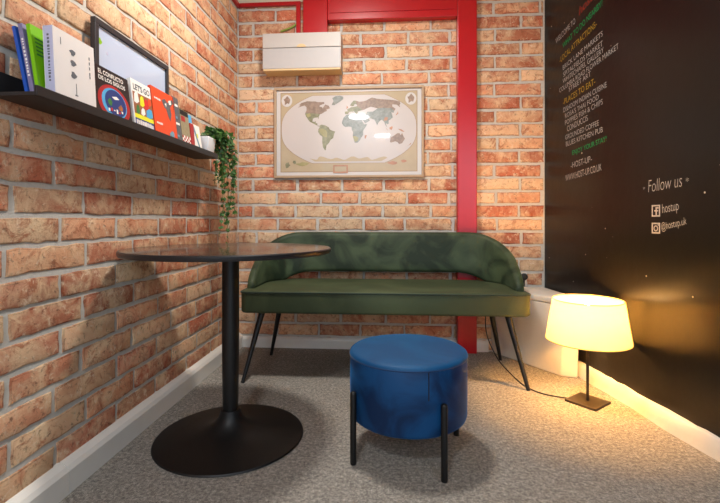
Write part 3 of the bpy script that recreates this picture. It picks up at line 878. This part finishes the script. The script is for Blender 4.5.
def strokes(t, x0, x1, y, h, mn, seed):   # print too small to read
    r_ = random.Random(seed); bm = bmesh.new(); x = x0
    while x < x1-.004:
        d = r_.uniform(.003, .006); box(bm, x, min(x+d, x1), y+h*r_.uniform(0, .15), y+h*r_.uniform(.8, 1), .0002, .0006); x += d+r_.uniform(.0015, .003)
    return link('cover_mark', bm, M[mn], t)

b1 = book('thin blue book at the far left end of the ledge', 1.110, -.9665, .130, .197, .009, 12, 'b_blue')
b2 = book('thin grey violet book between the blue book and the green book', 1.114, -.9525, .132, .205, .012, 11, 'b_purple')
smarks(b2, .012, .06, .165, .006, 'ink_white')
b3 = book('lime green book between the grey violet book and the thick white book', 1.1165, -.9395, .135, .203, .011, 9, 'b_green')
for k in range(5): bshape(b3, 'cover_mark', rect(.010, .050-.004*(k % 3), .120+.011*k, .125+.011*k), 'ink_green')
b4 = book('thick white book with a lavender spine in front of the green book', 1.132, -.9080, .165, .202, .029, 3, 'b_white', 'b_lav')
for k, (yy, s) in enumerate(((.152, .020), (.122, .020), (.088, .022))): blk = bshape(b4, 'cover_mark', [(.072+.011*math.cos(2*PI*i/9)*(1+.4*math.sin(i*2.1+k)), yy+s*.45*math.sin(2*PI*i/9)) for i in range(9)], 'ink')
bshape(b4, 'cover_mark', rect(.080, .082, .032, .066), 'ink'); bshape(b4, 'cover_mark', rect(.075, .087, .030, .033), 'ink')
bshape(b4, 'cover_mark', rect(.026, .028, .160, .180), 'ink')
for yy in (.165, .150, .135, .118, .108): bshape(b4, 'cover_mark', rect(.140, .144, yy-.009, yy), 'ink')
smarks(b4, .029, .05, .18, .008, 'ink')
b5 = book('black and red book with an earth globe on its cover', 1.303, -.9110, .190, .168, .016, 7, 'b_black')
bshape(b5, 'cover_picture', disc(.098, .056, .085, .062), 'b_red', .0002)
bshape(b5, 'cover_picture', disc(.098, .058, .066, .050), 'ink_sky', .0005)
bshape(b5, 'cover_picture', disc(.104, .060, .056, .044), 'ink_navy', .0008)
bshape(b5, 'cover_picture', [(.060, .060), (.075, .072), (.085, .060), (.078, .045), (.066, .048)], 'ink_green', .0011)
bshape(b5, 'cover_picture', [(.115, .050), (.130, .062), (.142, .052), (.135, .040), (.120, .040)], 'ink_brown', .0011)
bshape(b5, 'cover_picture', [(.085, .078), (.11, .085), (.125, .078), (.10, .072)], 'ink_white', .0011)
for k in range(6): bshape(b5, 'cover_picture', rect(.060+.014*k, .068+.014*k, .026+.003*(k % 3), .036+.004*(k % 2)), ('ink_white', 'ink_red', 'ink_white')[k % 3], .0014)
btext(b5, 'EL CONFLICTO', .030, .142, .130, .015, 'ink_white', .02)
btext(b5, 'DE LOS SIGLOS', .028, .122, .140, .014, 'ink_white', .02)
b6 = book('travel guide with a colourful picture cover and yellow band, beside the globe book', 1.512, -.9110, .128, .184, .014, 7, 'ink_white')
btext(b6, "LET'S GO", .012, .146, .108, .024, 'ink', .03)
bshape(b6, 'cover_picture', rect(.004, .128, .058, .138), 'ink_brown', .0002)
bshape(b6, 'cover_picture', rect(.004, .128, .042, .058), 'ink_yellow', .0002)
bshape(b6, 'cover_picture', rect(.004, .128, .004, .042), 'ink_navy', .0002)
for x0, x1, y0, y1, mn in ((.008, .04, .10, .136, 'ink_white'), (.045, .075, .095, .130, 'ink_yellow'), (.070, .105, .090, .125, 'ink_red'), (.080, .126, .060, .092, 'ink_sky'), (.015, .04, .062, .09, 'ink_green'), (.10, .126, .11, .136, 'b_orange'), (.045, .075, .062, .085, 'ink_white')):
    bshape(b6, 'cover_picture', [(x0, y0), ((x0+x1)/2, y0-.004), (x1, y0+.006), (x1-.004, y1), ((x0+x1)/2, y1+.004), (x0+.005, y1-.006)], mn, .0006)
strokes(b6, .010, .122, .016, .022, 'ink_white', 4); bm = None
b7 = book('bright orange book with a grey figure on its cover', 1.648, -.9110, .178, .200, .012, 7, 'b_orange')
strokes(b7, .018, .066, .152, .009, 'ink_white', 5)
strokes(b7, .018, .066, .052, .010, 'ink_white', 6)
bshape(b7, 'cover_picture', [(.075, .160), (.10, .172), (.12, .160), (.165, .185), (.17, .170), (.14, .145), (.145, .115), (.13, .085), (.115, .105), (.105, .130), (.09, .135)], 'b_grey', .0002)
bshape(b7, 'cover_picture', [(.128, .170), (.150, .178), (.152, .160), (.135, .155)], 'ink_white', .0006)
bshape(b7, 'cover_picture', [(.095, .150), (.110, .156), (.108, .140)], 'ink_white', .0006)
bshape(b7, 'cover_picture', [(.112, .030), (.135, .045), (.150, .040), (.150, .012), (.118, .010)], 'ink_bluegreen', .0002)
b8 = book('narrow charcoal patterned book against the right edge of the orange book', 1.817, -.9040-.007, .052, .205, .012, 7, 'b_grey')
for k in range(6): bshape(b8, 'cover_mark', rect(.010+.005*(k % 2), .030+.006*(k % 3), .03+.027*k, .040+.027*k), ('ink_bluegreen', 'ink', 'ink_white')[k % 3])
b9 = book('small olive book with red and white checks, right of the charcoal book', 1.872, -.9110, .082, .165, .012, 7, 'b_map')
bshape(b9, 'cover_picture', rect(.002, .080, .140, .163), 'ink_black', .0002)
bshape(b9, 'cover_picture', rect(.008, .045, .112, .136), 'b_red', .0003)
btext(b9, '50', .012, .115, .028, .018, 'ink_white', .03)
for i in range(6):
    for j in range(4):
        bshape(b9, 'cover_check', rect(.002+.013*i, .015+.013*i, .004+.011*j, .015+.011*j), 'b_red' if (i+j) % 2 else 'ink_white')
b10 = book('slim dark red book near the right end of the ledge', 1.956, -.9110, .036, .118, .012, 5, 'b_red')
bl = book('sky blue leaflet standing behind the slim dark red book', 1.968, -.9300, .075, .172, .004, 9, 'ink_sky', cat='leaflet', name='leaflet')
b11 = book('white leaflet with yellow and blue marks left of the ivy pot', 1.994, -.9160, .090, .128, .004, 9, 'ink_white', cat='leaflet', name='leaflet')
bshape(b11, 'cover_mark', disc(.052, .075, .010, .012, 12), 'ink_yellow'); bshape(b11, 'cover_mark', [(.012, .118), (.030, .118), (.075, .010), (.060, .010)], 'ink_bluegreen')

for bk in (b3, b5, b6, b7, b8):
    merge(bk, 'cover_print', ('cover_mark', 'cover_picture', 'title'))
merge(b9, 'cover_check', ('cover_check',))

# ------------------------------------------------------------------ hanging ivy
t = thing('hanging_ivy', 'trailing green ivy in a white pot at the right end of the ledge', 'plant', (-.9555, 2.184, SZ+.0005))
def sq(r, c): return [(-r, -r), (r, -r), (r, r), (-r, r)]
link('pot', prism(bmesh.new(), sq(.036, 0), 0, .092, taper=sq(.046, 0), bevel=.004), M['pot'], t, 30)
link('soil', prism(bmesh.new(), sq(.040, 0), .0925, .096), M['soil'], t)
rnd = random.Random(21)
bl_, bs_ = bmesh.new(), bmesh.new()
LEAF = [(0, 0), (.30, -.10), (.52, .12), (.34, .30), (.46, .56), (.22, .58), (0, 1.0), (-.22, .58), (-.46, .56), (-.34, .30), (-.52, .12), (-.30, -.10)]
def add_leaf(p, size, out):
    d = Vector((out.x+rnd.uniform(-.6, .6), out.y+rnd.uniform(-.6, .6), rnd.uniform(-1.1, .15))).normalized()
    nrm = Vector((rnd.uniform(-.5, .5)+.25, rnd.uniform(-1, -.1), rnd.uniform(0, .9)))
    nrm = (nrm-d*nrm.dot(d)).normalized(); sd = d.cross(nrm)
    c = bl_.verts.new(p+d*size*.35-nrm*size*.06)
    vs = [bl_.verts.new(p+sd*x*size+d*y*size+nrm*size*(.12*abs(x)-.10*y*y)) for x, y in LEAF]
    for k in range(len(vs)): bl_.faces.new((c, vs[k], vs[(k+1) % len(vs)]))
crown = Vector((.0, .01, .10))
strands = []
for k in range(13):
    x = rnd.uniform(.0, .09); y = rnd.uniform(.12, .235)
    ln = rnd.uniform(.08, .24)
    strands.append((x, y, ln))
strands += [(.045, .195, .56), (.035, .17, .50), (.065, .215, .42), (.075, .20, .38), (.04, .16, .44)]
for x, y, ln in strands:
    pk = .125+rnd.uniform(-.02, .03)
    P = smooth_path([crown+Vector((rnd.uniform(-.02, .02), rnd.uniform(-.02, .02), 0)), Vector((x*.6, y*.55, pk)), Vector((x, y*.95, pk-.05)), Vector((x+rnd.uniform(-.01, .01), y+rnd.uniform(-.005, .012), .08-ln*.5)), Vector((x+rnd.uniform(-.02, .02), y-.012+rnd.uniform(-.02, .02), .08-ln))], 7)
    tube(bs_, P, .0014, 5)
    L_ = sum((P[i+1]-P[i]).length for i in range(len(P)-1)); acc = 0; nxt = .02
    for i in range(len(P)-1):
        acc += (P[i+1]-P[i]).length
        while acc > nxt:
            frac = nxt/L_
            add_leaf(P[i], rnd.uniform(.024, .040)*(1.05-.45*frac), Vector((rnd.uniform(-1, 1), rnd.uniform(-1, 1), 0)))
            nxt += rnd.uniform(.011, .021)
for k in range(40):
    p = crown+Vector((rnd.uniform(.0, .075), rnd.uniform(.02, .20), rnd.uniform(.0, .06)))
    add_leaf(p, rnd.uniform(.028, .044), Vector((rnd.uniform(-1, 1), rnd.uniform(-1, 1), .4)))
link('stems', bs_, M['stem'], t, 60)
link('foliage', bl_, M['leaf'], t)
